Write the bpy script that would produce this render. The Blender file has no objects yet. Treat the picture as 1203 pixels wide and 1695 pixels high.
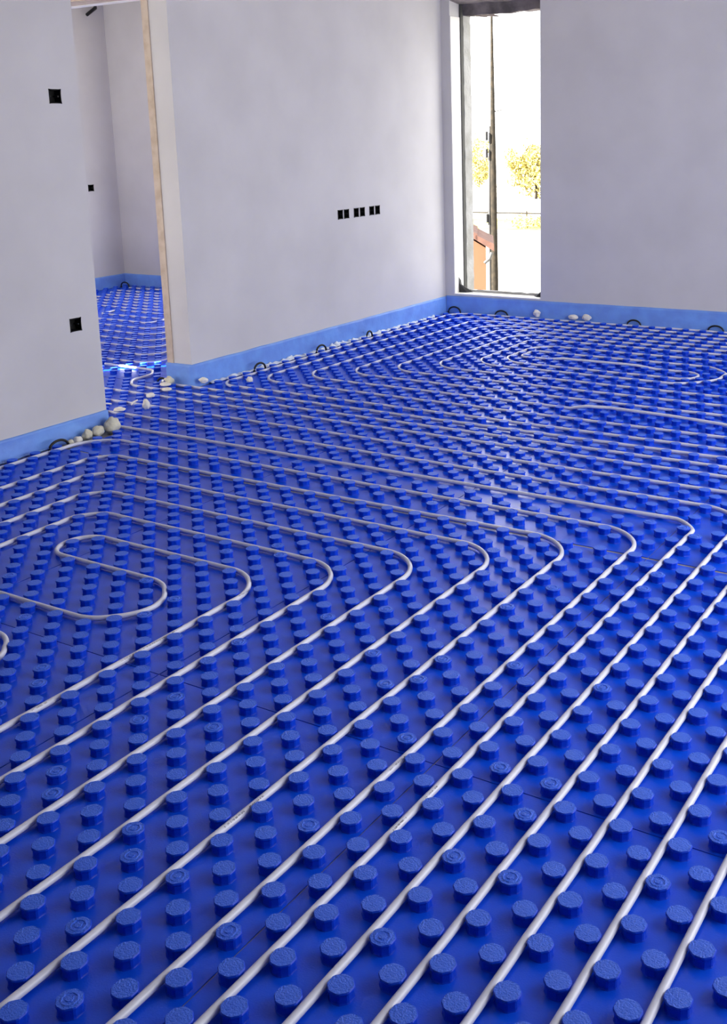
import bpy, bmesh, math, random
from mathutils import Vector, Matrix, noise

# ------------------------------------------------------------------ camera
U = 0.125            # one stud pitch (m); all plan numbers below are in pitches
RAT = 0.979          # stud pitch across / along
TOP = 0.180          # stud height in pitches
sc = bpy.context.scene
col = sc.collection

def W(p, s, z=0.0):
    """plan (p along the far-left wall, s across, z up) in pitches -> metres"""
    return Vector((p * U, -s * RAT * U, z * U))

CW, CH = 1203, 1695
F_PX, PPX, PPY = 1795.2, 693.7, 606.4
CR = ((0.52493335, 0.85078753, 0.02460795),
      (-0.19063151, 0.08934359, 0.97758751),
      (0.82952071, -0.51785934, 0.20908635))
CPOS = Vector((-8.3173 * U, -11.0214 * U, (10.979 + TOP) * U))
cam_d = bpy.data.cameras.new('camera')
cam = bpy.data.objects.new('camera', cam_d)
col.objects.link(cam)
right = Vector((CR[0][0], -CR[0][1], -CR[0][2]))
down = Vector((CR[1][0], -CR[1][1], -CR[1][2]))
fwd = Vector((CR[2][0], -CR[2][1], -CR[2][2]))
m = Matrix.Identity(4)
for r_ in range(3):
    m[r_][0] = right[r_]; m[r_][1] = -down[r_]; m[r_][2] = -fwd[r_]; m[r_][3] = CPOS[r_]
cam.matrix_world = m
cam_d.sensor_fit = 'VERTICAL'
cam_d.sensor_height = 36.0
cam_d.lens = F_PX / CH * 36.0
cam_d.shift_x = (CW / 2 - PPX) / CH
cam_d.shift_y = (PPY - CH / 2) / CH
cam_d.clip_start = 0.02
cam_d.clip_end = 600
sc.camera = cam

def px(v):
    d = v - CPOS
    z = d.dot(fwd)
    if z <= 0.05:
        return None
    return (PPX + F_PX * d.dot(right) / z, PPY + F_PX * d.dot(down) / z, z)

# ------------------------------------------------------------------ light
sc.view_settings.view_transform = 'Standard'
sc.view_settings.look = 'None'
sc.view_settings.gamma = 1.0
sc.view_settings.use_curve_mapping = False
sc.view_settings.exposure = 0.0
sc.cycles.diffuse_bounces = 6
sc.cycles.glossy_bounces = 4
sc.cycles.max_bounces = 10
sc.cycles.sample_clamp_indirect = 6.0
sc.cycles.use_denoising = True

wd = bpy.data.worlds.new('world')
sc.world = wd
wd.use_nodes = True
bg = wd.node_tree.nodes['Background']
bg.inputs[0].default_value = (0.985, 0.985, 1.0, 1)
bg.inputs[1].default_value = 5.3

sun_d = bpy.data.lights.new('sun', 'SUN')
sun_d.energy = 60.0
sun_d.angle = math.radians(0.6)
sun_d.color = (1.0, 0.95, 0.86)
sun = bpy.data.objects.new('sun', sun_d)
col.objects.link(sun)
sun_dir = Vector((0.75, -0.66 * RAT, -0.52)).normalized()      # the way the light travels
sun.rotation_euler = sun_dir.to_track_quat('-Z', 'Y').to_euler()
sun.location = (-5, 5, 6)

def portal(name, centre, facing, sx, sy):
    d = bpy.data.lights.new(name, 'AREA')
    d.shape = 'RECTANGLE'; d.size = sx; d.size_y = sy
    d.cycles.is_portal = True
    o = bpy.data.objects.new(name, d)
    col.objects.link(o)
    o.location = centre
    o.rotation_euler = Vector(facing).to_track_quat('-Z', 'Z').to_euler()
    return o

# ------------------------------------------------------------------ materials
def mat(name, base, rough=0.6, spec=0.5, bump=None, var=None, emit=None, trans=None, metal=0.0, sheen=None):
    """bump = list of (scale, strength, distance); var = (colour2, scale, detail, lo, hi)"""
    mt = bpy.data.materials.new(name)
    mt.use_nodes = True
    nt = mt.node_tree
    N, L = nt.nodes, nt.links
    b = N['Principled BSDF']
    b.inputs['Base Color'].default_value = (*base, 1)
    b.inputs['Roughness'].default_value = rough
    b.inputs['Specular IOR Level'].default_value = spec
    b.inputs['Metallic'].default_value = metal
    tc = N.new('ShaderNodeTexCoord')
    if var:
        c2, scl, det, lo, hi = var
        nz = N.new('ShaderNodeTexNoise')
        nz.inputs['Scale'].default_value = scl
        nz.inputs['Detail'].default_value = det
        L.new(tc.outputs['Object'], nz.inputs['Vector'])
        rp = N.new('ShaderNodeValToRGB')
        rp.color_ramp.elements[0].position = lo
        rp.color_ramp.elements[0].color = (*base, 1)
        rp.color_ramp.elements[1].position = hi
        rp.color_ramp.elements[1].color = (*c2, 1)
        L.new(nz.outputs['Fac'], rp.inputs['Fac'])
        L.new(rp.outputs['Color'], b.inputs['Base Color'])
    prev = None
    for (scl, st, dist) in bump or ():
        nz = N.new('ShaderNodeTexNoise')
        nz.inputs['Scale'].default_value = scl
        nz.inputs['Detail'].default_value = 3
        L.new(tc.outputs['Object'], nz.inputs['Vector'])
        bp = N.new('ShaderNodeBump')
        bp.inputs['Strength'].default_value = st
        bp.inputs['Distance'].default_value = dist
        L.new(nz.outputs['Fac'], bp.inputs['Height'])
        if prev:
            L.new(prev.outputs['Normal'], bp.inputs['Normal'])
        prev = bp
    if prev:
        L.new(prev.outputs['Normal'], b.inputs['Normal'])
    if trans:
        b.inputs['Transmission Weight'].default_value = trans
    return mt

M = {}
M['plaster'] = mat('grey_plaster', (0.585, 0.575, 0.58), 0.85, 0.25, bump=[(14, 0.12, 0.004)],
                   var=((0.52, 0.51, 0.515), 2.4, 6, 0.35, 0.75))
M['plaster_door'] = mat('pale_plaster', (0.66, 0.62, 0.60), 0.85, 0.25, bump=[(20, 0.1, 0.003)])
M['reveal'] = mat('white_reveal', (0.80, 0.79, 0.76), 0.8, 0.2, bump=[(25, 0.15, 0.003)])
M['concrete'] = mat('rough_concrete', (0.34, 0.34, 0.33), 0.9, 0.2, bump=[(60, 0.6, 0.006), (9, 0.4, 0.01)],
                    var=((0.26, 0.26, 0.24), 8, 6, 0.4, 0.65))
M['lintel'] = mat('dirty_lintel', (0.20, 0.175, 0.18), 0.9, 0.2, bump=[(12, 0.8, 0.02), (70, 0.4, 0.004)],
                  var=((0.10, 0.09, 0.09), 7, 5, 0.4, 0.62))
M['gasket'] = mat('dark_gasket', (0.07, 0.07, 0.065), 0.8, 0.2)
M['membrane'] = mat('black_membrane', (0.03, 0.03, 0.032), 0.7, 0.3, bump=[(120, 0.6, 0.004)])
M['ceiling'] = mat('warm_ceiling', (0.72, 0.63, 0.50), 0.9, 0.2, bump=[(10, 0.1, 0.004)])
M['screed'] = mat('screed', (0.3, 0.29, 0.28), 0.9, 0.2, bump=[(40, 0.3, 0.004)])
M['timber'] = mat('raw_timber', (0.54, 0.45, 0.37), 0.8, 0.25, bump=[(60, 0.3, 0.003)],
                  var=((0.44, 0.35, 0.27), 16, 4, 0.4, 0.65))
M['sheet'] = mat('blue_sheet', (0.001, 0.084, 0.80), 0.29, 0.40, bump=[(260, 0.3, 0.0012), (900, 0.15, 0.0005)],
                 var=((0.001, 0.066, 0.68), 14, 4, 0.35, 0.7))
M['stud'] = mat('blue_stud', (0.001, 0.046, 0.58), 0.40, 0.22, bump=[(420, 0.3, 0.0008)])  # same plastic as the sheet; shade on the stud sides put into the colour
M['stud_top'] = mat('blue_stud_top', (0.018, 0.125, 0.80), 0.46, 0.6, bump=[(260, 1.0, 0.003), (800, 0.6, 0.001)])  # same plastic again; light caught by the rough tops painted in as paler blue
M['pipe'] = mat('white_pipe', (0.63, 0.65, 0.75), 0.32, 0.5, bump=[(60, 0.05, 0.001)])
M['print'] = mat('pipe_print', (0.2, 0.2, 0.22), 0.6, 0.3)
M['foam_strip'] = mat('light_blue_foam', (0.14, 0.28, 0.72), 0.5, 0.45, bump=[(26, 0.35, 0.006), (180, 0.2, 0.001)],
                      var=((0.16, 0.34, 0.80), 9, 5, 0.4, 0.65))
M['film'] = mat('milky_film', (0.66, 0.74, 0.82), 0.22, 0.6, bump=[(90, 0.8, 0.006)])
M['film_blue'] = mat('bluish_film', (0.22, 0.40, 0.80), 0.2, 0.7, bump=[(90, 0.8, 0.006)])
M['foam'] = mat('pale_foam', (0.62, 0.60, 0.47), 0.85, 0.25, bump=[(70, 0.6, 0.006)],
                var=((0.42, 0.42, 0.38), 30, 4, 0.4, 0.7))
M['crumb'] = mat('white_crumb', (0.74, 0.72, 0.66), 0.85, 0.25, bump=[(90, 0.6, 0.004)])
M['black'] = mat('black_plastic', (0.006, 0.006, 0.007), 0.5, 0.4)
M['black_in'] = mat('black_box_inside', (0.003, 0.003, 0.003), 0.7, 0.2)
M['screw'] = mat('dull_screw', (0.05, 0.05, 0.055), 0.5, 0.5)

# ------------------------------------------------------------------ mesh helpers
class MB:
    def __init__(self):
        self.v, self.f, self.sm = [], [], []
    def add(self, verts, faces, smooth=False):
        n = len(self.v)
        self.v += [tuple(x) for x in verts]
        self.f += [tuple(i + n for i in q) for q in faces]
        self.sm += [smooth] * len(faces)
    def hexa(self, c):
        """8 corners: bottom ring 0-3 then top ring 4-7"""
        self.add(c, [(3, 2, 1, 0), (4, 5, 6, 7), (0, 1, 5, 4), (1, 2, 6, 5), (2, 3, 7, 6), (3, 0, 4, 7)])
    def box(self, p0, p1, s0, s1, z0, z1):
        """box in plan pitches"""
        a, b = min(p0, p1), max(p0, p1)
        c, d = min(s0, s1), max(s0, s1)
        self.hexa([W(a, d, z0), W(b, d, z0), W(b, c, z0), W(a, c, z0), W(a, d, z1), W(b, d, z1), W(b, c, z1), W(a, c, z1)])
    def tube(self, pts, r, n=10, caps=True, smooth=True):
        pts = [Vector(p) for p in pts]
        rings = []
        up = Vector((0, 0, 1))
        for i, p in enumerate(pts):
            t = (pts[min(i + 1, len(pts) - 1)] - pts[max(i - 1, 0)])
            if t.length < 1e-9:
                t = Vector((1, 0, 0))
            t.normalize()
            if abs(t.z) > 0.95:
                a = t.cross(Vector((1, 0, 0))).normalized()
            else:
                a = t.cross(up).normalized()
            b = a.cross(t).normalized()
            rr = r[i] if isinstance(r, (list, tuple)) else r
            rings.append([p + a * (rr * math.cos(k * 2 * math.pi / n)) + b * (rr * math.sin(k * 2 * math.pi / n)) for k in range(n)])
        vs = [q for ring in rings for q in ring]
        fs = []
        for i in range(len(pts) - 1):
            for k in range(n):
                k2 = (k + 1) % n
                fs.append((i * n + k, i * n + k2, (i + 1) * n + k2, (i + 1) * n + k))
        self.add(vs, fs, smooth)
        if caps:
            self.add(rings[0], [tuple(range(n))])
            self.add(rings[-1], [tuple(reversed(range(n)))])
    def mesh(self, name):
        me = bpy.data.meshes.new(name)
        me.from_pydata(self.v, [], self.f)
        me.polygons.foreach_set('use_smooth', self.sm)
        me.update()
        return me
    def build(self, name, material, parent=None, fix=False):
        me = self.mesh(name)
        if fix:
            bm = bmesh.new(); bm.from_mesh(me)
            bmesh.ops.recalc_face_normals(bm, faces=bm.faces)
            bm.to_mesh(me); bm.free()
        me.materials.append(material)
        return link(name, me, parent)

def link(name, me, parent=None):
    o = bpy.data.objects.new(name, me)
    col.objects.link(o)
    if parent:
        o.parent = parent
        o.matrix_parent_inverse = Matrix.Translation(-parent.location)
    return o

def tag(o, label=None, cat=None, group=None, kind=None):
    if label: o['label'] = label
    if cat: o['category'] = cat
    if group: o['group'] = group
    if kind: o['kind'] = kind
    return o

def empty(name, loc):
    o = bpy.data.objects.new(name, None)
    o.empty_display_size = 0.05
    col.objects.link(o)
    o.location = loc
    return o

def struct(name, mb, material, parent=None, fix=True):
    o = mb.build(name, material, parent, fix)
    if parent is None:
        o['kind'] = 'structure'
    return o

def wall(name, axis, t0, t1, a0, a1, z0, z1, holes=(), material=None):
    """slab wall; axis 's': runs along p at s=t0..t1, axis 'p': runs along s at p=t0..t1; holes=(a0,a1,z0,z1)"""
    mb = MB()
    As = sorted({a0, a1} | {h[0] for h in holes} | {h[1] for h in holes})
    Zs = sorted({z0, z1} | {h[2] for h in holes} | {h[3] for h in holes})
    def ins(a, z):
        return any(h[0] - 1e-6 < a < h[1] + 1e-6 and h[2] - 1e-6 < z < h[3] + 1e-6 for h in holes)
    na, nz = len(As) - 1, len(Zs) - 1
    solid = [[not ins((As[i] + As[i + 1]) / 2, (Zs[k] + Zs[k + 1]) / 2) for k in range(nz)] for i in range(na)]
    P = (lambda a, t, z: W(a, t, z)) if axis == 's' else (lambda a, t, z: W(t, a, z))
    for i in range(na):
        for k in range(nz):
            if not solid[i][k]:
                continue
            A, B, Z0, Z1 = As[i], As[i + 1], Zs[k], Zs[k + 1]
            q = [(A, Z0), (B, Z0), (B, Z1), (A, Z1)]
            mb.add([P(a, t0, z) for a, z in q], [(0, 1, 2, 3)])
            mb.add([P(a, t1, z) for a, z in q], [(3, 2, 1, 0)])
            if i == 0 or not solid[i - 1][k]:
                mb.add([P(A, t0, Z0), P(A, t0, Z1), P(A, t1, Z1), P(A, t1, Z0)], [(0, 1, 2, 3)])
            if i == na - 1 or not solid[i + 1][k]:
                mb.add([P(B, t0, Z0), P(B, t1, Z0), P(B, t1, Z1), P(B, t0, Z1)], [(0, 1, 2, 3)])
            if k == 0 or not solid[i][k - 1]:
                mb.add([P(A, t0, Z0), P(A, t1, Z0), P(B, t1, Z0), P(B, t0, Z0)], [(0, 1, 2, 3)])
            if k == nz - 1 or not solid[i][k + 1]:
                mb.add([P(A, t0, Z1), P(B, t0, Z1), P(B, t1, Z1), P(A, t1, Z1)], [(0, 1, 2, 3)])
    me = mb.mesh(name)
    bm = bmesh.new(); bm.from_mesh(me)
    bmesh.ops.remove_doubles(bm, verts=bm.verts, dist=1e-5)
    bmesh.ops.recalc_face_normals(bm, faces=bm.faces)
    bm.to_mesh(me); bm.free()
    me.materials.append(material or M['plaster'])
    o = link(name, me)
    o['kind'] = 'structure'
    return o

# ------------------------------------------------------------------ room shell
H = 22.2
S_LEFT, S_FAR, P_BACK = -22.03, -24.15, 50.6
P_LEND, P_DOOR = 20.45, 27.5
BOX = 0.55        # back-box opening
boxes_left = [(19.34, 12.84), (19.32, 4.41)]                       # (p, z) on the near-left wall
boxes_far = [(39.56, 7.03), (40.135, 7.03), (41.065, 7.03), (41.65, 7.03), (42.575, 7.03), (43.16, 7.03)]
BXW = 0.47
def hole(c, w, h):
    return (c[0] - w / 2, c[0] + w / 2, c[1] - h / 2, c[1] + h / 2)

fl = MB()
fl.box(-23, 54.2, -39, 20, -1.2, -0.02)
fl.box(27.5, 54.2, -57, -39, -1.2, -0.02)
struct('floor', fl, M['screed'])
ce = MB()
ce.box(-23, 54.2, -39, 20, H, H + 1)
ce.box(27.5, 54.2, -57, -39, H, H + 1)
struct('ceiling', ce, M['ceiling'])
wall('wall_left', 's', S_LEFT, S_LEFT - 1.4, -22, P_LEND, -0.02, H, [hole(c, BOX, 0.51) for c in boxes_left])
wall('wall_far_left', 's', S_FAR, -25.25, P_DOOR, P_BACK, -0.02, H, [hole(c, BXW, 0.50) for c in boxes_far])
WIN = (-23.5, -17.38, 1.24, 19.2)
wall('wall_back', 'p', P_BACK, 52.9, -25.25, 20, -0.02, H, [WIN])
RW = [(7, 46, 0.8, 18.5)]
wall('wall_right', 's', 18.2, 20, -22, P_BACK, -0.02, H, RW)
wall('wall_rear', 'p', -22, -23, -25, 20, -0.02, H)
# hallway and the room behind the doorway
wall('wall_hall_end', 's', -38, -39, 8, P_DOOR, -0.02, H, [(18.7, 21.1, 0.6, 16.5)])
HN = (-36, -25, 1.0, 18.0)  # out-of-view opening added to throw light on the column face
wall('wall_hall_near', 'p', 8, 7, -39, -23.43, -0.02, H, [HN])
mb = MB()
mb.box(-25, 6.9, -50, -34.1, 19.0, 20.0)
struct('hall_sun_blocker', mb, M['ceiling'])  # unseen slab added to keep direct sun out of the hall opening
DOOR_Z = 17.42
wall('wall_doorway', 'p', P_DOOR, 29.1, -56, -25.25, -0.02, H, [(-33.0, -25.27, -0.02, 18.2), (-53.0, -43.0, 5.0, 17.0)], M['plaster_door'])  # second hole is added, out of view, to brighten the back room
mb = MB()
mb.box(5, 27.4, -75, -39.2, 19.0, 20.0)
struct('room_sun_blocker', mb, M['ceiling'])  # another unseen slab, added to block sun from the back room's extra opening
BK = (49.33, 7.8)
wall('wall_room_left', 's', -55, -56, 29.1, 52.0, -0.02, H, [hole(BK, BOX, 0.5)])
wall('wall_room_back', 'p', 52.0, 54, -56, -25.25, -0.02, H, [(-48, -28, 2.5, 20)])

def plan_portal(name, axis, t, a0, a1, z0, z1, facing):
    c = W((a0 + a1) / 2, t, (z0 + z1) / 2) if axis == 's' else W(t, (a0 + a1) / 2, (z0 + z1) / 2)
    k = U if axis == 's' else U * RAT
    portal(name, c, facing, abs(a1 - a0) * k, (z1 - z0) * U)
for k_, h in enumerate(RW):
    plan_portal('daylight_portal', 's', 19.9, *h, (0, 1, 0))
plan_portal('daylight_portal', 'p', 7.1, *HN, (1, 0, 0))
plan_portal('daylight_portal', 'p', 27.6, -53.0, -43.0, 5.0, 17.0, (1, 0, 0))
plan_portal('daylight_portal', 'p', 52.8, *WIN, (-1, 0, 0))
plan_portal('daylight_portal', 'p', 53.9, -48, -28, 2.5, 20, (-1, 0, 0))
plan_portal('daylight_portal', 's', -38.9, 18.7, 21.1, 0.6, 16.5, (0, -1, 0))

# doorway lining: timber post and header, pale edge under it
dr = empty('door_1', W(P_DOOR, -25.5, 0)); dr['kind'] = 'structure'
mb = MB(); mb.box(P_DOOR - 0.06, 29.16, -25.25, -25.64, 0.0, 18.3); mb.build('door_lining', M['timber'], dr, True)
mb = MB(); mb.box(P_DOOR - 0.06, 28.6, -25.64, -33.0, DOOR_Z + 0.02, 18.3); mb.build('door_header', M['timber'], dr, True)
mb = MB(); mb.box(28.6, 29.14, -25.64, -33.0, DOOR_Z, 18.3); mb.build('plaster_edge', M['reveal'], dr, True)

# window opening in the back wall
wn = empty('window_1', W(P_BACK, -20.4, 1.24)); wn['kind'] = 'structure'
a0, a1, z0, z1 = WIN
mb = MB()
mb.box(50.62, 51.75, a0, a0 + 0.05, z0, z1 - 1.15)
mb.build('jamb_plaster', M['reveal'], wn, True)
mb = MB(); mb.box(51.75, 52.05, a0, a0 + 0.12, z0, z1); mb.build('jamb_gasket', M['gasket'], wn, True)
mb = MB()
n = 40
vs, fs = [], []
for i in range(n + 1):
    z = z0 + (z1 - z0) * i / n
    w = 0.13 + 0.05 * noise.noise(Vector((z * 1.7, 0, 0)))
    for (p, s) in ((52.05, a0), (52.05, a0 + w), (52.9, a0 + w + 0.04), (52.9, a0)):
        vs.append(W(p, s, z))
for i in range(n):
    for k in range(4):
        fs.append((i * 4 + k, i * 4 + (k + 1) % 4, i * 4 + 4 + (k + 1) % 4, i * 4 + 4 + k))
mb.add(vs, fs); mb.build('jamb_concrete', M['concrete'], wn, True)
mb = MB()
vs, fs = [], []
na, nb = 40, 14
for i in range(na + 1):
    for k in range(nb + 1):
        s = a0 + (a1 - a0) * i / na
        p = 50.62 + 2.25 * k / nb
        z = z1 - 0.25 - 0.10 * noise.noise(Vector((s * 1.3, p * 1.3, 3))) - (0.8 if k / nb > 0.6 else 0.25 * k / nb)
        vs.append(W(p, s, z))
for i in range(na):
    for k in range(nb):
        q = i * (nb + 1) + k
        fs.append((q, q + 1, q + nb + 2, q + nb + 1))
mb.add(vs, fs); mb.box(50.61, 52.88, a0 + .01, a1 - .01, z1 - 0.1, z1 - .01)
mb.build('lintel_soffit', M['lintel'], wn)
mb = MB()                                                        # splintered bits hanging off the lintel
for (s, l) in ((-22.6, 0.9), (-22.2, 1.1), (-21.7, 0.8)):
    mb.hexa([W(52.3, s, z1 - 1.12), W(52.36, s + l, z1 - 1.22), W(52.46, s + l, z1 - 1.22), W(52.4, s, z1 - 1.12),
             W(52.3, s, z1 - 1.0), W(52.36, s + l, z1 - 1.19), W(52.46, s + l, z1 - 1.19), W(52.4, s, z1 - 1.0)])
mb.build('splinter', M['timber'], wn, True)
mb = MB(); mb.box(50.56, 51.5, a0, a1, z0 - 0.02, z0 + 0.05); mb.build('sill', M['reveal'], wn, True)
mb = MB()
vs, fs = [], []
for i in range(31):
    s = a0 + (a1 - a0) * i / 30
    h = 0.20 + 0.06 * noise.noise(Vector((s * 2.1, 9, 0)))
    for (p, z) in ((51.5, z0), (51.55, z0 + h), (51.8, z0 + h * 0.8), (51.9, z0)):
        vs.append(W(p, s, z))
for i in range(30):
    for k in range(3):
        q = i * 4 + k
        fs.append((q, q + 1, q + 5, q + 4))
mb.add(vs, fs); mb.build('sill_sealing', M['concrete'], wn)
for sgn, s_, hh, ww in ((1, a0 + 0.02, 1.15, 0.62), (-1, a1 - 0.02, 0.85, 0.55)):
    mb = MB()                                                    # black corner membrane, a gusset folded into the corner
    zz = z0 + 0.06
    mb.hexa([W(51.1, s_, zz), W(51.4, s_, zz), W(51.4, s_ + sgn * ww * 1.5, zz), W(51.1, s_ + sgn * ww, zz),
             W(51.1, s_, zz + hh), W(51.4, s_, zz + hh * 0.8), W(51.4, s_ + sgn * ww * 0.12, zz + hh * 0.4), W(51.1, s_ + sgn * 0.12, zz + hh * 0.45)])
    mb.build('corner_membrane', M['membrane'], wn, True)

# ------------------------------------------------------------------ electrical back boxes
def back_box(axis, t, c, w, h, label, group=None):
    """open black box let into the wall, corners pulled out into little ears"""
    P = lambda a, d, z: (W(a, t - d, z) if axis == 's' else W(t + d, a, z))
    e = empty('socket_box', P(c[0], 0, c[1] - h / 2))
    a, b = w / 2, h / 2
    mb = MB()
    N = 6
    rim = []
    for k in range(4):
        ca = [(-1, -1), (1, -1), (1, 1), (-1, 1)]
        (x0, y0), (x1, y1) = ca[k], ca[(k + 1) % 4]
        for i in range(N):
            f = i / N
            pin = 1 - 0.085 * math.sin(math.pi * f) ** 0.7
            x, y = x0 + (x1 - x0) * f, y0 + (y1 - y0) * f
            if x0 == x1: x *= pin
            else: y *= pin
            rim.append((x, y))
    n = len(rim)
    def ring(d, k, g=0.0):
        return [P(c[0] + (x * k) * (a + g), d, c[1] + (y * k) * (b + g)) for x, y in rim]
    r0, r1, r2, r3 = ring(-0.014, 1.0, 0.012), ring(-0.014, 0.9), ring(0.30, 0.86), ring(0.30, 1.0, -0.02)
    vs = r0 + r1 + r2
    fs = []
    for i in range(n):
        j = (i + 1) % n
        fs += [(i, j, n + j, n + i), (n + i, n + j, 2 * n + j, 2 * n + i)]
    fs.append(tuple(2 * n + i for i in range(n)))
    mb.add(vs, fs)
    r4 = ring(0.012, 1.0, 0.0)
    mb.add(r0 + r4, [(i, n + i, n + (i + 1) % n, (i + 1) % n) for i in range(n)])
    mb.build('box_body', M['black_in'], e)
    for sx in (-1, 1):                                           # screw posts inside the box
        mb = MB()
        cx = c[0] + sx * a * 0.66
        mb.tube([P(cx, 0.29, c[1]), P(cx, 0.05, c[1])], 0.035 * U, 8)
        mb.build('screw_post', M['black'], e, True)
    tag(e, label, 'electrical box', group)
    return e
back_box('s', S_LEFT, boxes_left[0], BOX, 0.51, 'upper black back box in the near-left wall, beside the doorway edge')
back_box('s', S_LEFT, boxes_left[1], BOX, 0.51, 'lower black back box in the near-left wall, above the blue edge strip')
names6 = ['leftmost black back box of the six in a row on the long far wall', 'second from left of the six black boxes in a row on the long far wall',
          'third from left of the six black boxes in a row on the long far wall', 'fourth from left of the six black boxes in a row on the long far wall',
          'fifth from left of the six black boxes in a row on the long far wall', 'rightmost black back box of the six in a row, nearest the window']
for c, l in zip(boxes_far, names6):
    back_box('s', S_FAR, c, BXW, 0.50, l, 'black back boxes in a row on the far wall')
back_box('s', -55, BK, BOX, 0.5, 'small black back box on the wall of the room behind the doorway')
mb = MB()
mb.tube([W(51.25, -55.05, 21.1), W(51.1, -54.85, 20.95), W(50.5, -54.6, 20.68), W(49.9, -54.45, 20.36)], [0.13 * U] * 4, 8)
tag(mb.build('cable_end', M['black'], None, True), 'short black cable end sticking out high in the room behind the doorway', 'cable')

# ------------------------------------------------------------------ studded floor panels
OCT = [math.pi / 8 + k * math.pi / 4 for k in range(8)]
def stud_profile():
    ang = []
    for a in OCT:
        ang += [a - 0.10, a + 0.10]
    return ang
ANG = stud_profile()
def stud_mb(mb, o=Vector((0, 0, 0)), ring=False, k=1.0, tops=None):
    R0 = 0.194 * U
    prof = [(0.0, 0.97), (0.015, 0.92), (0.040, 0.895), (0.125, 0.895), (0.146, 0.985), (0.163, 0.985), (0.180, 0.925)]
    n = len(ANG)
    vs = []
    for z, r in prof:
        for a in ANG:
            vs.append(o + Vector((math.cos(a) * R0 * r * k, math.sin(a) * R0 * r * k, z * U)))
    fs = []
    for i in range(len(prof) - 1):
        for q in range(n):
            q2 = (q + 1) % n
            fs.append((i * n + q, i * n + q2, (i + 1) * n + q2, (i + 1) * n + q))
    b = (len(prof) - 1) * n
    if not ring:
        c = len(vs)
        vs.append(o + Vector((0, 0, 0.184 * U)))
        fs += [(b + q, b + (q + 1) % n, c) for q in range(n)]
    else:
        last = b
        for z, r in ((0.181, 0.66), (0.189, 0.62), (0.189, 0.52), (0.180, 0.48), (0.180, 0.30), (0.190, 0.27), (0.190, 0.14)):
            c = len(vs)
            for a in ANG:
                vs.append(o + Vector((math.cos(a) * R0 * r, math.sin(a) * R0 * r, z * U)))
            fs += [(last + q, last + (q + 1) % n, c + (q + 1) % n, c + q) for q in range(n)]
            last = c
        fs.append(tuple(last + q for q in range(n)))
    if tops is not None:
        tops += range(len(mb.f) + (len(prof) - 1) * n, len(mb.f) + len(fs))
    mb.add(vs, fs)
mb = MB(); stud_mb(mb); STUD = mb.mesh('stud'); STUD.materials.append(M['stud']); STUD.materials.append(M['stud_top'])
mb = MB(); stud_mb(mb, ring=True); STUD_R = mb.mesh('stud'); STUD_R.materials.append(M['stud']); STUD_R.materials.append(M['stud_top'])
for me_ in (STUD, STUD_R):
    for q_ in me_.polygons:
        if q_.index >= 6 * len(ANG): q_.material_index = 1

main_regs = [(-12, 17.85, -21.78, 17.9), (17.85, 20.53, -21.22, 17.9), (20.53, 27.3, -36, 17.9), (27.4, 50.46, -23.93, 17.9)]
back_regs = [(27.4, 29.1, -32.9, -25.72), (29.1, 51.85, -54.85, -25.8)]
ORD = ['', 'first', 'second', 'third', 'fourth', 'fifth', 'sixth', 'seventh', 'eighth', 'ninth']
rng = random.Random(5)
def seam_cells(lo, hi, ref, step):
    k0 = math.floor((lo - ref) / step)
    out = []
    a = ref + k0 * step
    while a < hi - 1e-6:
        out.append((a, a + step)); a += step
    return out

def make_panel(rects, lab_row, lab_col, zone):
    studs = []
    for (a0, a1, b0, b1) in rects:
        i = math.ceil((a0 + 0.19) * 2)
        while i / 2 <= a1 - 0.19:
            p = i / 2
            j = math.ceil((b0 + 0.19) * 2)
            while j / 2 <= b1 - 0.19:
                s = j / 2
                if (i + j) % 2 == 0:
                    studs.append((p, s))
                j += 1
            i += 1
    if not studs:
        return
    c = W(rects[0][0], rects[0][2], 0)
    e = empty('heating_mat', c)
    mb = MB()
    for (a0, a1, b0, b1) in rects:
        mb.box(a0, a1, b0, b1, -0.019, 0.0)
    mb.build('base_sheet', M['sheet'], e, True)
    vis, hid = [], []
    for (p, s) in studs:
        v = px(W(p, s, TOP))
        ok = v and -12 < v[0] < CW + 12 and -12 < v[1] < CH + 20
        if ok and zone == 'room' and not (150 < v[0] < 290):
            ok = False
        if ok and zone == 'main' and s < -24.1 and v[0] < 165:
            ok = False
        if ok and zone == 'main' and p > 20.4 and s < -24.1 and v[0] < 172:
            ok = False
        (vis if ok else hid).append((v[2] if v else 99, p, s))
    vis.sort()
    for (_, p, s) in vis[:100]:
        o = link('stud', STUD_R if rng.random() < 0.09 else STUD)
        o.parent = e
        o.location = W(p, s, 0) - c
        if rng.random() < 0.5:
            o.rotation_euler.z = math.pi / 2
    rest = vis[100:] + hid
    if rest:
        mb = MB(); tops = []
        for (_, p, s) in rest:
            stud_mb(mb, W(p, s, 0), tops=tops)
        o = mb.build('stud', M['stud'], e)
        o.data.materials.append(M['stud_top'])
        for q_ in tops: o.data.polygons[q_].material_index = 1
        o['kind'] = 'stuff'
    if zone == 'main':
        lab = f'blue studded heating mat, {ORD[lab_row]} row from window wall, {ORD[lab_col]} across from left'
    else:
        lab = f'blue studded mat behind the doorway, {ORD[lab_row]} row in, {ORD[lab_col]} across'
    tag(e, lab, 'floor heating mat', 'studded blue heating mats' if zone == 'main' else 'studded heating mats of the back room')

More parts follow.
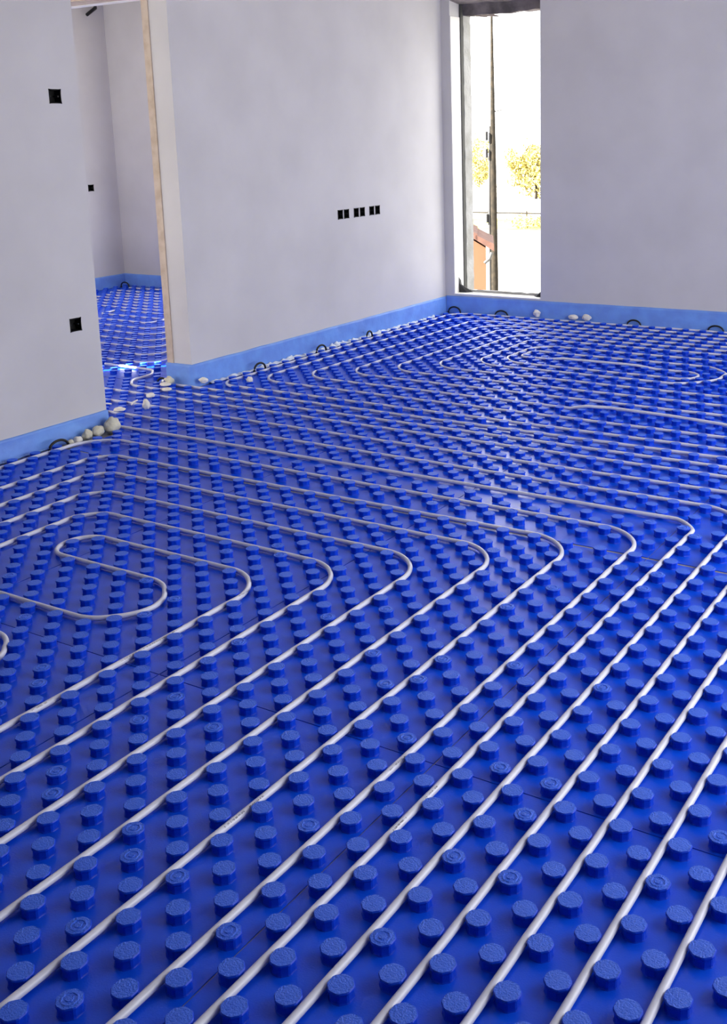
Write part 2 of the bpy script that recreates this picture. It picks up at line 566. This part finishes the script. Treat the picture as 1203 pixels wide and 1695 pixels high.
GAP = 0.014
def lay(regs, zone):
    pc = seam_cells(-12, 52, 6.75, 11)
    scs = seam_cells(-55, 18, 1.75, 7)
    for ip, (A0, A1) in enumerate(pc):
        used = 0
        for (B0, B1) in scs:
            rects = []
            for (a0, a1, b0, b1) in regs:
                x0, x1, y0, y1 = max(a0, A0 + GAP), min(a1, A1 - GAP), max(b0, B0 + GAP), min(b1, B1 - GAP)
                if x1 - x0 > 0.3 and y1 - y0 > 0.3:
                    rects.append((x0, x1, y0, y1))
            if not rects:
                continue
            used += 1
            row = (len(pc) - ip) if zone == 'main' else ip - 2
            make_panel(rects, row, used, zone)
lay(main_regs, 'main')
lay(back_regs, 'room')

# ------------------------------------------------------------------ heating pipes
PZ, PR = 0.098, 0.064
def route(way, step=0.075):
    """way: list of (p, s, r[, z]); rounds each corner with radius r; returns 3-D points"""
    out = []
    n = len(way)
    def zz(w): return w[3] if len(w) > 3 else PZ
    segs = []
    for i in range(n):
        p = Vector((way[i][0], way[i][1], zz(way[i])))
        if 0 < i < n - 1 and way[i][2] > 0:
            a = Vector((way[i - 1][0], way[i - 1][1], zz(way[i - 1])))
            b = Vector((way[i + 1][0], way[i + 1][1], zz(way[i + 1])))
            d1 = (a - p); d2 = (b - p)
            l1, l2 = d1.length, d2.length
            d1.normalize(); d2.normalize()
            ang = d1.angle(d2)
            t = min(way[i][2] / math.tan(ang / 2), l1 * 0.5 if i > 1 else l1, l2 * 0.5 if i < n - 2 else l2)
            r = t * math.tan(ang / 2)
            c = p + (d1 + d2).normalized() * (r / math.sin(ang / 2))
            s0 = p + d1 * t; s1 = p + d2 * t
            v0 = s0 - c; v1 = s1 - c
            tot = v0.angle(v1)
            m_ = max(8, int(r * tot / 0.075))
            for k in range(m_ + 1):
                f = k / m_
                w = (v0 * math.sin((1 - f) * tot) + v1 * math.sin(f * tot)) / math.sin(tot)
                segs.append(c + w)
        else:
            segs.append(p)
    for i in range(len(segs) - 1):
        a, b = segs[i], segs[i + 1]
        m_ = max(1, int((b - a).length / 0.075)) if abs(a.x - b.x) > 1e-4 and abs(a.y - b.y) > 1e-4 else max(1, int((b - a).length / 0.075))
        for k in range(m_):
            out.append(a.lerp(b, k / m_))
    out.append(segs[-1])
    base = [q.copy() for q in out]                                  # ease the bends off the studs they would cut through
    n_ = len(out)
    disp = [[0.0, 0.0] for _ in out]
    def push(k, f=0.6):
        q = base[k]
        x, y = q.x + disp[k][0], q.y + disp[k][1]
        if q.z > 0.19:
            return
        i0, j0 = math.floor(x * 2), math.floor(y * 2)
        ax = ay = 0.0
        for i in (i0 - 1, i0, i0 + 1, i0 + 2):
            for j in (j0 - 1, j0, j0 + 1, j0 + 2):
                if (i + j) % 2 == 0:
                    dx, dy = x - i / 2, (y - j / 2) * RAT
                    if abs(abs(x * 2 % 1) - .5) < 1e-3 and k not in bend: continue
                    d = math.hypot(dx, dy)
                    oc = abs((math.atan2(dy, dx) + math.pi / 8) % (math.pi / 4) - math.pi / 8)
                    LIM = 0.2438 + 0.009 * min(1.0, max(0.0, (oc - 0.12) / 0.12))
                    if 1e-4 < d < LIM:
                        ax += dx / d * (LIM - d) * f
                        ay += dy / d * (LIM - d) * f
        disp[k][0], disp[k][1] = x + ax - q.x, y + ay - q.y
    bend = set()
    for k in range(1, n_ - 1):
        d1, d2 = base[k] - base[k - 1], base[k + 1] - base[k]
        if d1.length > 1e-6 and d2.length > 1e-6 and d1.angle(d2) > 0.01:
            bend |= set(range(max(1, k - 14), min(n_ - 1, k + 15)))
    bl = sorted(bend)
    for it in range(260):
        for k in bl:
            push(k, 0.5)
        if it < 225:
            wgt = 0.6 if it < 160 else 0.3
            nd = {}
            for k in bl:
                nd[k] = [disp[k][c] * (1 - wgt) + wgt * 0.5 * (disp[k - 1][c] + disp[k + 1][c]) for c in (0, 1)]
            for k in bl:
                disp[k] = nd[k]
    out = [Vector((base[k].x + disp[k][0], base[k].y + disp[k][1], base[k].z)) for k in range(n_)]
    res = []
    for q in out:
        w = 0.001 * noise.noise(Vector((q.x * 0.45, q.y * 0.45, 1.3)))
        w2 = 0.001 * noise.noise(Vector((q.x * 0.45, q.y * 0.45, 8.3)))
        res.append(W(q.x + w, q.y + w2, q.z + 0.012 * noise.noise(Vector((q.x * 0.6, q.y * 0.6, 5.1)))))
    return res

def pipe(ways, label, group=None, marks=()):
    mb = MB()
    for w in ways:
        mb.tube(route(w), PR * U, 12)
    o = mb.build('heating_pipe', M['pipe'])
    tag(o, label, 'pipe', group)
    for (p0, s0, p1, s1, n) in marks:                               # one faint printed line each: small letter-like ticks on one backing run
        mm = MB()
        r2 = random.Random(int(p0 * 100))
        L_ = p1 - p0
        cells = 10 * n
        a0_, a1_ = math.radians(22), math.radians(46)
        rows = 3
        for k in range(cells):
            if r2.random() < 0.45:
                continue
            pa, pb = p0 + L_ * k / cells, p0 + L_ * (k + 0.7) / cells
            for q in range(rows):
                if q and r2.random() < 0.35:
                    continue
                g0, g1 = a0_ + (a1_ - a0_) * q / rows, a0_ + (a1_ - a0_) * (q + 1) / rows
                R_ = PR + .0012
                mm.add([W(pa, s0 + R_ * math.sin(g0), PZ + R_ * math.cos(g0)), W(pb, s0 + R_ * math.sin(g0), PZ + R_ * math.cos(g0)),
                        W(pb, s0 + R_ * math.sin(g1), PZ + R_ * math.cos(g1)), W(pa, s0 + R_ * math.sin(g1), PZ + R_ * math.cos(g1))], [(3, 2, 1, 0)])
        pm = mm.build('print_mark', M['print'], o)
        pm['kind'] = 'stuff'
    return o

E_ = -10.5
ring = lambda s_r, p_, s_l, rl=1.5: [(p_, s_r, 1.45), (p_, s_l, rl)]
# one double spiral: in at s=1.25, wound in to the S bend, back out at s=-0.25
near = [(-6, 1.25, 0)] + ring(1.25, 19.25, -21.25, 1.5) + [(-11.25, -21.25, .8), (-11.25, -1.75, .8)] \
    + ring(-1.75, 16.25, -17.75) + [(-9.25, -17.75, .8), (-9.25, -4.75, .8)] \
    + ring(-4.75, 13.25, -14.75) + [(-7.25, -14.75, .7), (-7.25, -8.75, .7)] \
    + [(6.25, -8.75, 1.2), (6.25, -11.75, 1.0), (-6.25, -11.75, .7), (-6.25, -13.25, .7)] \
    + [(7.75, -13.25, .7), (7.75, -7.75, 1.22), (10.25, -7.75, 1.22), (10.25, -13.25, .77), (11.75, -13.25, .77), (11.75, -6.25, 1.45)] \
    + [(-8.25, -6.25, .8), (-8.25, -16.25, .8)] + [(14.75, -16.25, 1.5), (14.75, -3.25, 1.45)] \
    + [(-10.25, -3.25, .8), (-10.25, -19.25, .8)] + [(17.75, -19.25, 1.5), (17.75, -0.25, 1.45), (-6, -0.25, 0)]
pipe([near], 'white pipe wound in the near spiral with the S bend at left',
     marks=[(6.2, -6.25, 8.4, -6.25, 12), (3.6, -6.25, 4.6, -6.25, 5), (10.4, -6.25, 10.9, -6.25, 3), (3.3, -0.25, 4.3, -0.25, 4), (6.0, 1.25, 6.5, 1.25, 3)])
pipe([[(-7.75, 2.25, 0), (20.75, 2.25, 1.45), (20.75, -35, 0)]], 'white pipe entering the hallway right at the end of the near-left wall', 'pipes to the hallway',
     marks=[(4.6, 2.25, 5.0, 2.25, 2), (5.6, 2.25, 6.0, 2.25, 2), (11.0, 2.25, 11.3, 2.25, 1)])
pipe([[(-7.75, 3.25, 0), (22.25, 3.25, 1.45), (22.25, -35, 0)]], 'white pipe entering the hallway second out from the near-left wall end', 'pipes to the hallway')
pipe([[(-7.75, 4.25, 0), (23.75, 4.25, 1.45), (23.75, -35, 0)]], 'white pipe entering the hallway third out from the near-left wall end', 'pipes to the hallway')
pipe([[(-7.75, 5.25, 0), (25.25, 5.25, 1.45), (25.25, -35, 0)]], 'white pipe entering the hallway fourth out from the near-left wall end', 'pipes to the hallway')
pipe([[(-7.75, 6.25, 0), (26.25, 6.25, 1.4), (26.25, -27.75, 1.2), (29.25, -27.75, 1.0), (29.25, -32, 0)]],
     'white pipe making a wide bend in the hallway and turning in at the doorway')
pipe([[(-7.75, 7.25, 0), (27.25, 7.25, 1.4), (27.25, -26.25, 0.6), (31.0, -26.25, 0)]],
     'white pipe bending tightly round the foot of the door post')
far = [(50.25, 16, 0), (50.25, -23.25, 1.0), (28.25, -23.25, 1.0), (28.25, 10.75, 1.2), (48.25, 10.75, 1.2)] \
    + [(48.25, -20.75, 1.4), (31.25, -20.75, 1.4), (31.25, -6.6, 0, PZ), (31.25, -5.9, 0, 0.262), (31.42, -5.0, 0, 0.262), (31.2, -2.0, 0, 0.268), (30.85, 0.2, 0, 0.262), (30.75, 1.2, 0, 0.262), (30.75, 2.2, 0, PZ), (30.75, 8.25, 1.2), (46.25, 8.25, 1.2)] \
    + [(46.25, -17.75, 1.4), (34.25, -17.75, 1.4), (34.25, 5.25, 1.2), (44.25, 5.25, 1.2)] \
    + [(44.25, -14.75, 1.3), (37.25, -14.75, 1.3), (37.25, -2.75, 1.95), (41.25, -2.75, 1.95), (41.25, -13.25, 0.72, PZ), (39.75, -13.25, 0.72, PZ), (39.75, -11.6, 0, PZ), (39.75, -10.8, 0, 0.2), (39.75, -7.0, 0, 0.2), (39.75, -6.0, 0, PZ),
       (39.75, -3.75, 0.75), (38.25, -3.75, 0.75)] \
    + [(38.25, -13.75, 1.2), (42.75, -13.75, 1.3), (42.75, 3.25, 1.2), (35.75, 3.25, 1.2), (35.75, -16.25, 1.4), (45.25, -16.25, 1.4), (45.25, 6.75, 1.2), (32.75, 6.75, 1.2),
       (32.75, -19.25, 1.4), (47.25, -19.25, 1.4), (47.25, 9.25, 1.2), (29.75, 9.25, 1.2), (29.75, -22.25, 1.3), (49.25, -22.25, 1.3), (49.25, 16, 0)]
pipe([far], 'white pipe wound in the large oval spiral in front of the window')
# the room behind the doorway
room = [[(39.25, -50.5, 0), (39.25, -39.25, 0.75), (40.75, -39.25, 0.75), (40.75, -45.25, 0.75), (42.25, -45.25, 0.75), (42.25, -38.25, 0.5), (43.25, -38.25, 0.5), (43.25, -50.5, 0)]]
for k, (nf, sr, ff) in enumerate(((37.75, -37.25, 44.25), (36.25, -35.75, 45.25), (34.75, -34.25, 46.25), (33.25, -32.75, 47.25), (31.75, -31.25, 48.25))):
    room.append([(nf, -51 - k * .4, 0), (nf, sr, 1.4), (ff, sr, 1.4), (ff, -51 - k * .4, 0)])
room.append([(30.25, -52.5, 0), (30.25, -29.75, 1.4), (49.25, -29.75, 1.4), (49.25, -53, 0)])
room.append([(50.75, -28.5, 0), (50.75, -53.25, 0)])
pipe(room, 'white pipe loops laid on the floor of the room behind the doorway')

# ------------------------------------------------------------------ foam edge strips along the walls
def strip(name_label, path, hgt, out, seed, film=None, flare=0.0, notch=2.2):
    """path: wall foot points (p,s) in order; out: unit vectors off the wall; a soft upright band with pressed-in notches"""
    e = empty('edge_strip', W(*path[0][:2], 0))
    mb = MB()
    r2 = random.Random(seed)
    pts = []
    tot = 0
    for i in range(len(path) - 1):
        (p0, s0), (p1, s1) = path[i], path[i + 1]
        L_ = math.hypot(p1 - p0, s1 - s0)
        n = max(2, int(L_ / 0.16))
        for k in range(n + (1 if i == len(path) - 2 else 0)):
            f = k / n
            pts.append((p0 + (p1 - p0) * f, s0 + (s1 - s0) * f, tot + L_ * f, i))
        tot += L_
    notches = []
    d = r2.uniform(0.6, notch)
    while d < tot:
        notches.append((d, r2.uniform(0.72, 0.9), r2.uniform(0.6, 1.0)))
        d += r2.uniform(0.6, 1.6) * notch
    rows = 8
    vs, fs = [], []
    for (p, s, d, i) in pts:
        ox, oy = out[i]
        hh = hgt(d / tot) if callable(hgt) else hgt
        hh *= 1 + 0.02 * noise.noise(Vector((d * 0.7, seed, 0)))
        for k in range(rows + 1):
            f = k / rows
            off = 0.085 + flare * (1 - f) ** 2 + 0.02 * noise.noise(Vector((d * 0.9, f * 2, seed))) + 0.012 * noise.noise(Vector((d * 4, f * 5, seed)))
            for (nd, nf, ns) in notches:
                q = ((d - nd) / 0.14) ** 2 + ((f - nf) / 0.13) ** 2
                if q < 4:
                    off -= 0.065 * ns * math.exp(-q)
            off = max(off, 0.02)
            vs.append(W(p + ox * off, s + oy * off, hh * f))
        vs.append(W(p + ox * 0.004, s + oy * 0.004, hh * 1.0))
    R = rows + 2
    for a in range(len(pts) - 1):
        for k in range(R - 1):
            fs.append((a * R + k, (a + 1) * R + k, (a + 1) * R + k + 1, a * R + k + 1))
    mb.add(vs, fs, True)
    mb.build('foam_band', M['foam_strip'], e, True)
    if film:
        i0, f0, f1, wid, hz, mt, fold = film
        (p0, s0), (p1, s1) = path[i0], path[i0 + 1]
        ox, oy = out[i0]
        L_ = math.hypot(p1 - p0, s1 - s0)
        mb = MB()
        vs, fs = [], []
        n = int(L_ * (f1 - f0) / 0.09)
        for k in range(n + 1):
            f = f0 + (f1 - f0) * k / n
            d = f * L_
            zig = 0.5 + 0.35 * math.sin(d * fold + 5 * noise.noise(Vector((d * 1.3, 2, seed)))) + 0.5 * noise.noise(Vector((d * 5.1, 3, seed)))
            amp = 0.35 + 1.1 * abs(noise.noise(Vector((d * 0.5, 7, seed))))
            for q in range(5):
                g = q / 4
                off = 0.10 + wid * g * (0.75 + 0.4 * noise.noise(Vector((d * 1.7, 4, seed))))
                z = 0.03 + hz * amp * math.sin(math.pi * min(1, g * 0.9 + 0.15)) * (0.35 + 0.65 * zig) + 0.03 * noise.noise(Vector((d * 6, g * 4, seed)))
                vs.append(W(p0 + (p1 - p0) * f + ox * off, s0 + (s1 - s0) * f + oy * off, max(z, 0.01)))
        for a in range(n):
            for q in range(4):
                fs.append((a * 5 + q, (a + 1) * 5 + q, (a + 1) * 5 + q + 1, a * 5 + q + 1))
        mb.add(vs, fs)
        mb.build('film_apron', mt, e)
    tag(e, name_label, 'edge strip')
    return e
strip('light blue foam edge strip along the foot of the near-left wall', [(-20, S_LEFT), (P_LEND + .0, S_LEFT)], 0.82, [(0, 1)], 3,
      film=(0, 0.55, 0.93, 0.10, 0.14, M['film_blue'], 9.0), flare=0.05, notch=1.5)
strip('light blue foam edge strip wrapping the column and running along the long far wall', [(P_DOOR, -25.72), (P_DOOR, S_FAR), (P_BACK - .1, S_FAR)], 1.08, [(-1, 0), (0, 1)], 8,
      film=(1, 0.04, 0.93, 0.30, 0.34, M['film'], 11.0), flare=0.03, notch=3.0)
strip('light blue foam edge strip along the foot of the window wall', [(P_BACK, S_FAR + .1), (P_BACK, 17.9)], lambda f: 1.13 + 0.15 * f, [(-1, 0)], 11, notch=3.4)
strip('light blue foam edge strip round the far corner of the room behind the doorway', [(30, -55), (52.0, -55), (52.0, -30)], 1.0, [(0, 1), (-1, 0)], 13, notch=4)

# ------------------------------------------------------------------ black hold-down clips, foam lumps, crumbs
def clip(p, s, w, h, along, label):
    mb = MB()
    n = 14
    pts = []
    for k in range(n + 1):
        a = math.pi * k / n
        d = math.cos(a) * w / 2
        z = 0.03 + math.sin(a) ** 0.8 * h
        bow = 0.0
        pts.append(W(p + d, s + bow, z) if along == 'p' else W(p - bow, s + d, z))
    mb.tube(pts, 0.05 * U, 8)
    for e_ in (pts[0], pts[-1]):
        mb.tube([e_ + Vector((0, 0, -0.02 * U)), e_ + Vector((0, 0, 0.02 * U))], 0.07 * U, 8)
    o = mb.build('pipe_clip', M['black'], None, True)
    tag(o, label, 'clip', 'black arched clips along the wall feet')
clip(17.5, -21.4, 0.9, 0.36, 'p', 'black arched clip at the foot of the near-left wall')
clip(27.15, -25.75, 0.7, 0.34, 's', 'black arched clip at the foot of the door post')
clip(31.5, -23.5, 0.86, 0.42, 'p', 'black arched clip on the far wall foot, first from the column')
clip(36.5, -23.5, 0.86, 0.42, 'p', 'black arched clip on the far wall foot, second from the column')
clip(41.0, -23.5, 0.56, 0.42, 'p', 'black arched clip on the far wall foot, third from the column')
clip(50.4, -23.4, 0.9, 0.42, 's', 'black arched clip in the room corner left of the window')
clip(50.4, -20.0, 0.9, 0.38, 's', 'black arched clip at the wall foot below the window')
clip(50.4, -11.25, 0.85, 0.38, 's', 'black arched clip at the window wall foot, midway right of the window')
clip(50.4, -6.4, 0.9, 0.38, 's', 'black arched clip at the window wall foot, at the right picture edge')
clip(51.2, -54.2, 0.9, 0.4, 's', 'black arched clip in the corner of the room behind the doorway')

def lump(name, p, s, z, r, sq, seed, mt, label, cat, group=None):
    bm = bmesh.new()
    bmesh.ops.create_icosphere(bm, subdivisions=3, radius=1.0)
    for v in bm.verts:
        n_ = noise.noise(v.co * 1.3 + Vector((seed, 0, 0))) * 0.35 + noise.noise(v.co * 3.1 + Vector((0, seed, 0))) * 0.14
        v.co *= 1 + n_
        v.co.x *= sq[0]; v.co.y *= sq[1]; v.co.z *= sq[2]
    zmin = min(v.co.z for v in bm.verts)
    for v in bm.verts:
        v.co.z -= zmin
        v.co *= r * U
    me = bpy.data.meshes.new(name)
    bm.to_mesh(me); bm.free()
    for q in me.polygons: q.use_smooth = True
    me.materials.append(mt)
    o = link(name, me)
    o.location = W(p, s, z)
    tag(o, label, cat, group)
    return o
G1 = 'foam lumps along the near-left wall'
lump('foam_lump', 20.2, -21.5, 0.0, 0.29, (1.2, .75, 1.1), 1.1, M['foam'], 'largest pale foam lump, right at the end of the near-left wall', 'foam lump', G1)
lump('foam_lump', 19.52, -21.55, 0.0, 0.22, (1.2, .8, .9), 4.4, M['foam'], 'pale foam lump second from the end of the near-left wall', 'foam lump', G1)
lump('foam_lump', 18.98, -21.55, 0.0, 0.18, (1.0, .9, 1.1), 7.7, M['foam'], 'pale foam lump third from the end of the near-left wall', 'foam lump', G1)
lump('foam_lump', 18.52, -21.55, 0.0, 0.16, (1.1, .9, .9), 9.2, M['crumb'], 'whitish foam lump fourth from the end of the near-left wall', 'foam lump', G1)
lump('foam_lump', 18.14, -21.5, 0.0, 0.13, (1.1, .9, .9), 12.2, M['foam'], 'small grey foam lump beside the black clip at the near-left wall', 'foam lump', G1)
lump('foam_lump', 26.95, -25.1, TOP + .004, 0.2, (1.0, 1.1, .9), 3.0, M['foam'], 'grey foam lump at the foot of the column inside the pipe bend', 'foam lump')
lump('foam_lump', 27.75, -23.7, TOP + .004, 0.17, (1.4, .9, .8), 21.0, M['crumb'], 'pale foam lump at the corner of the column and the long far wall', 'foam lump')
lump('foam_lump', 50.31, -17.5, TOP + .005, 0.17, (.7, 1.3, 1.2), 31.0, M['crumb'], 'pale foam lump at the wall foot under the right window corner', 'foam lump')
lump('foam_lump', 50.31, -15.1, TOP + .005, 0.17, (.7, 1.8, .9), 33.0, M['crumb'], 'flat pale foam lump at the window wall foot, right of the window', 'foam lump')
lump('foam_lump', 50.31, -14.2, TOP + .005, 0.17, (.7, 1.6, 1.1), 35.0, M['crumb'], 'arched pale foam lump at the window wall foot, further right of the window', 'foam lump')
G2 = 'white crumbs scattered on the studs'
lump('foam_crumb', 24.6, -23.9, TOP + .004, 0.17, (1.2, 1.0, .7), 41.0, M['crumb'], 'flat white crumb on the studs farthest toward the doorway', 'crumb', G2)
lump('foam_crumb', 23.0, -22.5, TOP + .004, 0.15, (1.0, 1.0, 1.5), 43.0, M['crumb'], 'upright pointed white crumb standing between the hallway pipes', 'crumb', G2)
lump('foam_crumb', 22.25, -23.3, TOP + .004, 0.12, (1.9, 1.9, .7), 47.0, M['crumb'], 'flat white crumb lying on the second hallway pipe', 'crumb', G2)
lump('foam_crumb', 28.9, -21.9, TOP + .004, 0.16, (1.0, 1.0, .9), 53.0, M['crumb'], 'small white crumb on the studs by the first far spiral bend', 'crumb', G2)
lump('foam_crumb', 26.6, -25.0, TOP + .004, 0.16, (1.5, 1.5, .5), 59.0, M['crumb'], 'thin white crumb on the studs in front of the column', 'crumb', G2)
lump('foam_crumb', 25.9, -24.2, TOP + .004, 0.15, (1.5, 1.5, .5), 61.0, M['crumb'], 'white crumb beside the pipes just left of the column', 'crumb', G2)

def scrap(pts, label):
    mb = MB()
    mb.tube([W(*q) for q in pts], [0.035 * U] * len(pts), 6)
    tag(mb.build('plastic_scrap', M['crumb'], None, True), label, 'scrap', G2)
scrap([(23.9, -24.0, .23), (23.7, -23.85, .26), (23.45, -23.8, .25), (23.2, -23.6, .23)], 'thin curled white scrap between the crumbs on the hallway studs')
scrap([(22.9, -24.5, .23), (22.7, -24.65, .28), (22.45, -24.6, .27), (22.2, -24.8, .23)], 'thin curled white scrap nearest the end of the near-left wall')

# ------------------------------------------------------------------ outside
M['ground'] = mat('pale_ground', (0.36, 0.345, 0.31), 0.9, 0.2, var=((0.31, 0.30, 0.265), 0.3, 4, 0.4, 0.6))
M['grass'] = mat('dry_grass', (0.34, 0.31, 0.08), 0.95, 0.1, var=((0.26, 0.24, 0.06), 1.5, 4, 0.4, 0.6))
M['leaf'] = mat('yellow_leaf', (0.40, 0.35, 0.12), 0.9, 0.1, var=((0.26, 0.215, 0.065), 1.2, 4, 0.4, 0.6))
M['bark'] = mat('weathered_wood', (0.026, 0.021, 0.015), 0.9, 0.1, bump=[(20, 0.5, 0.01)], var=((0.016, 0.014, 0.011), 6, 4, 0.4, 0.6))
M['orange'] = mat('orange_render', (0.115, 0.052, 0.028), 0.9, 0.2, bump=[(10, 0.2, 0.01)])
M['tile'] = mat('terracotta_tile', (0.10, 0.048, 0.035), 0.85, 0.2, var=((0.07, 0.036, 0.028), 5, 3, 0.4, 0.6))
M['metal'] = mat('dark_metal', (0.05, 0.05, 0.05), 0.5, 0.5, metal=0.4)
GZ = -4.1
mb = MB()
mb.add([(8, -150, GZ), (400, -150, GZ), (400, 300, GZ), (8, 300, GZ)], [(0, 1, 2, 3)])
struct('ground', mb, M['ground'], fix=False)
mb = MB()
mb.add([(55, 10, GZ + .02), (62, 10, GZ + .02), (62, 60, GZ + .02), (55, 60, GZ + .02)], [(0, 1, 2, 3)])
g = mb.build('verge', M['grass']); g['kind'] = 'structure'

pole = empty('utility_pole', (30.75, 15.42, GZ))
mb = MB()
mb.tube([(30.75, 15.42, GZ), (30.82, 15.47, 0), (30.95, 15.55, 5.2), (31.05, 15.6, 9)], [0.12, 0.10, 0.036, 0.028], 14)
mb.build('post', M['bark'], pole, True)
mb = MB()
mb.tube([(30.72, 15.58, GZ), (30.76, 15.60, -1.2), (30.84, 15.60, 1.6)], [0.05, 0.05, 0.03], 8)
mb.build('cable_duct', M['metal'], pole, True)
for z in (1.15, 0.6, -1.5):
    mb = MB()
    mb.box(30.6 / U, 30.75 / U, -15.62 / (RAT * U), -15.72 / (RAT * U), z / U, (z + 0.28) / U)
    mb.build('junction_box', M['metal'], pole, True)
for z, dy in ((2.9, .22), (3.9, .2), (2.05, -.35)):
    mb = MB()
    mb.tube([(30.9, 15.52, z), (30.9, 15.52 + dy, z + 0.06)], 0.025, 8)
    mb.build('bracket', M['metal'], pole, True)
tag(pole, 'slim wooden utility pole seen through the window opening', 'utility pole')

hs = empty('house', (25.4, 13.4, GZ))
HF, HL = Vector((0.88, 0.475, 0)), Vector((-0.475, 0.88, 0))      # away from us, and to the left along the gable
HO = Vector((25.4, 12.86, 0))
def hp(l, d, z): return HO + HL * l + HF * d + Vector((0, 0, z))
mb = MB()
mb.add([hp(0, 0, GZ), hp(6, 0, GZ), hp(6, 2.2, GZ), hp(0, 2.2, GZ), hp(0, 0, -1.72), hp(6, 0, 2.1), hp(6, 2.2, 2.1), hp(0, 2.2, -1.72)],
       [(0, 1, 5, 4), (1, 2, 6, 5), (2, 3, 7, 6), (3, 0, 4, 7), (4, 5, 6, 7), (3, 2, 1, 0)])
mb.build('house_wall', M['orange'], hs, True)
mb = MB()
for k in range(14):                                                # overlapping tile courses down the slope
    l0, l1 = -0.22 + 0.45 * k, -0.22 + 0.45 * (k + 1) + 0.05
    q0, q1 = -1.80 + (l0 + .22) * 0.637, -1.80 + (l1 + .22) * 0.637
    mb.hexa([hp(l0, -.1, q0), hp(l1, -.1, q1), hp(l1, 2.3, q1), hp(l0, 2.3, q0), hp(l0, -.1, q0 + .2), hp(l1, -.1, q1 + .14), hp(l1, 2.3, q1 + .14), hp(l0, 2.3, q0 + .2)])
mb.build('tiled_roof', M['tile'], hs, True)
mb = MB(); mb.tube([hp(-.16, -.12, -1.83), hp(-.1, -.12, -2.0), hp(.04, -.1, -2.12)], 0.045, 8)
mb.build('gutter_spout', M['metal'], hs, True)
tag(hs, 'orange rendered house with a terracotta roof edge, seen low through the window', 'house')

def foliage(name, c, rad, n, leaf, seed, label, cat, trunk=None):
    r2 = random.Random(seed)
    e = empty(name, (c[0], c[1], GZ))
    mb = MB()
    for _ in range(n):
        while True:
            v = Vector((r2.uniform(-1, 1), r2.uniform(-1, 1), r2.uniform(-1, 1)))
            if v.length < 1 + 0.35 * noise.noise(v * 2.2 + Vector((seed, 0, 0))) - 0.25 and noise.noise(v * 3.1 + Vector((0, seed, 0))) > -0.12: break
        q = Vector((c[0] + v.x * rad[0], c[1] + v.y * rad[1], c[2] + v.z * rad[2]))
        a = Vector((r2.gauss(0, 1), r2.gauss(0, 1), r2.gauss(0, 1))).normalized() * leaf * r2.uniform(.5, 1.2)
        b = a.cross(Vector((r2.gauss(0, 1), r2.gauss(0, 1), r2.gauss(0, 1)))).normalized() * leaf * r2.uniform(.4, .9)
        mb.add([q - a, q - b * .6, q + a, q + b * .6], [(0, 1, 2, 3)])
    mb.build('foliage', M['leaf'], e)
    mb = MB()
    t = trunk or 0.12
    mb.tube([(c[0], c[1], GZ), (c[0] + .1, c[1], (GZ + c[2]) / 2), (c[0], c[1] + .1, c[2])], [t, t * .8, t * .4], 8)
    mb.build('trunk', M['bark'], e, True)
    tag(e, label, cat)
foliage('bush', (81.5, 38.3, -1.5), (2.0, 3.6, 2.7), 5200, 0.17, 2, 'yellowish bush right of the utility pole, seen through the window', 'bush')
foliage('tree', (99, 53.2, -1.6), (3, 1.6, 3.4), 2500, 0.17, 6, 'faint pale tree left of the utility pole, seen through the window', 'tree', 0.1)
foliage('hedge', (56, 26.6, GZ + .4), (1.2, 1.6, .55), 500, 0.10, 9, 'low yellow hedge on the bright ground right of the utility pole', 'hedge', 0.05)
fe = empty('fence', (60, 28, GZ))
mb = MB(); mb.tube([(60, 20, GZ + .55), (60, 40, GZ + .55)], 0.045, 8); mb.build('rail', M['bark'], fe, True)
for k in range(8):
    mb = MB(); mb.tube([(60, 20.5 + k * 2.7, GZ), (60, 20.5 + k * 2.7, GZ + .7)], 0.05, 8); mb.build('fence_post', M['bark'], fe, True)
tag(fe, 'thin low fence crossing the bright ground beyond the window', 'fence')
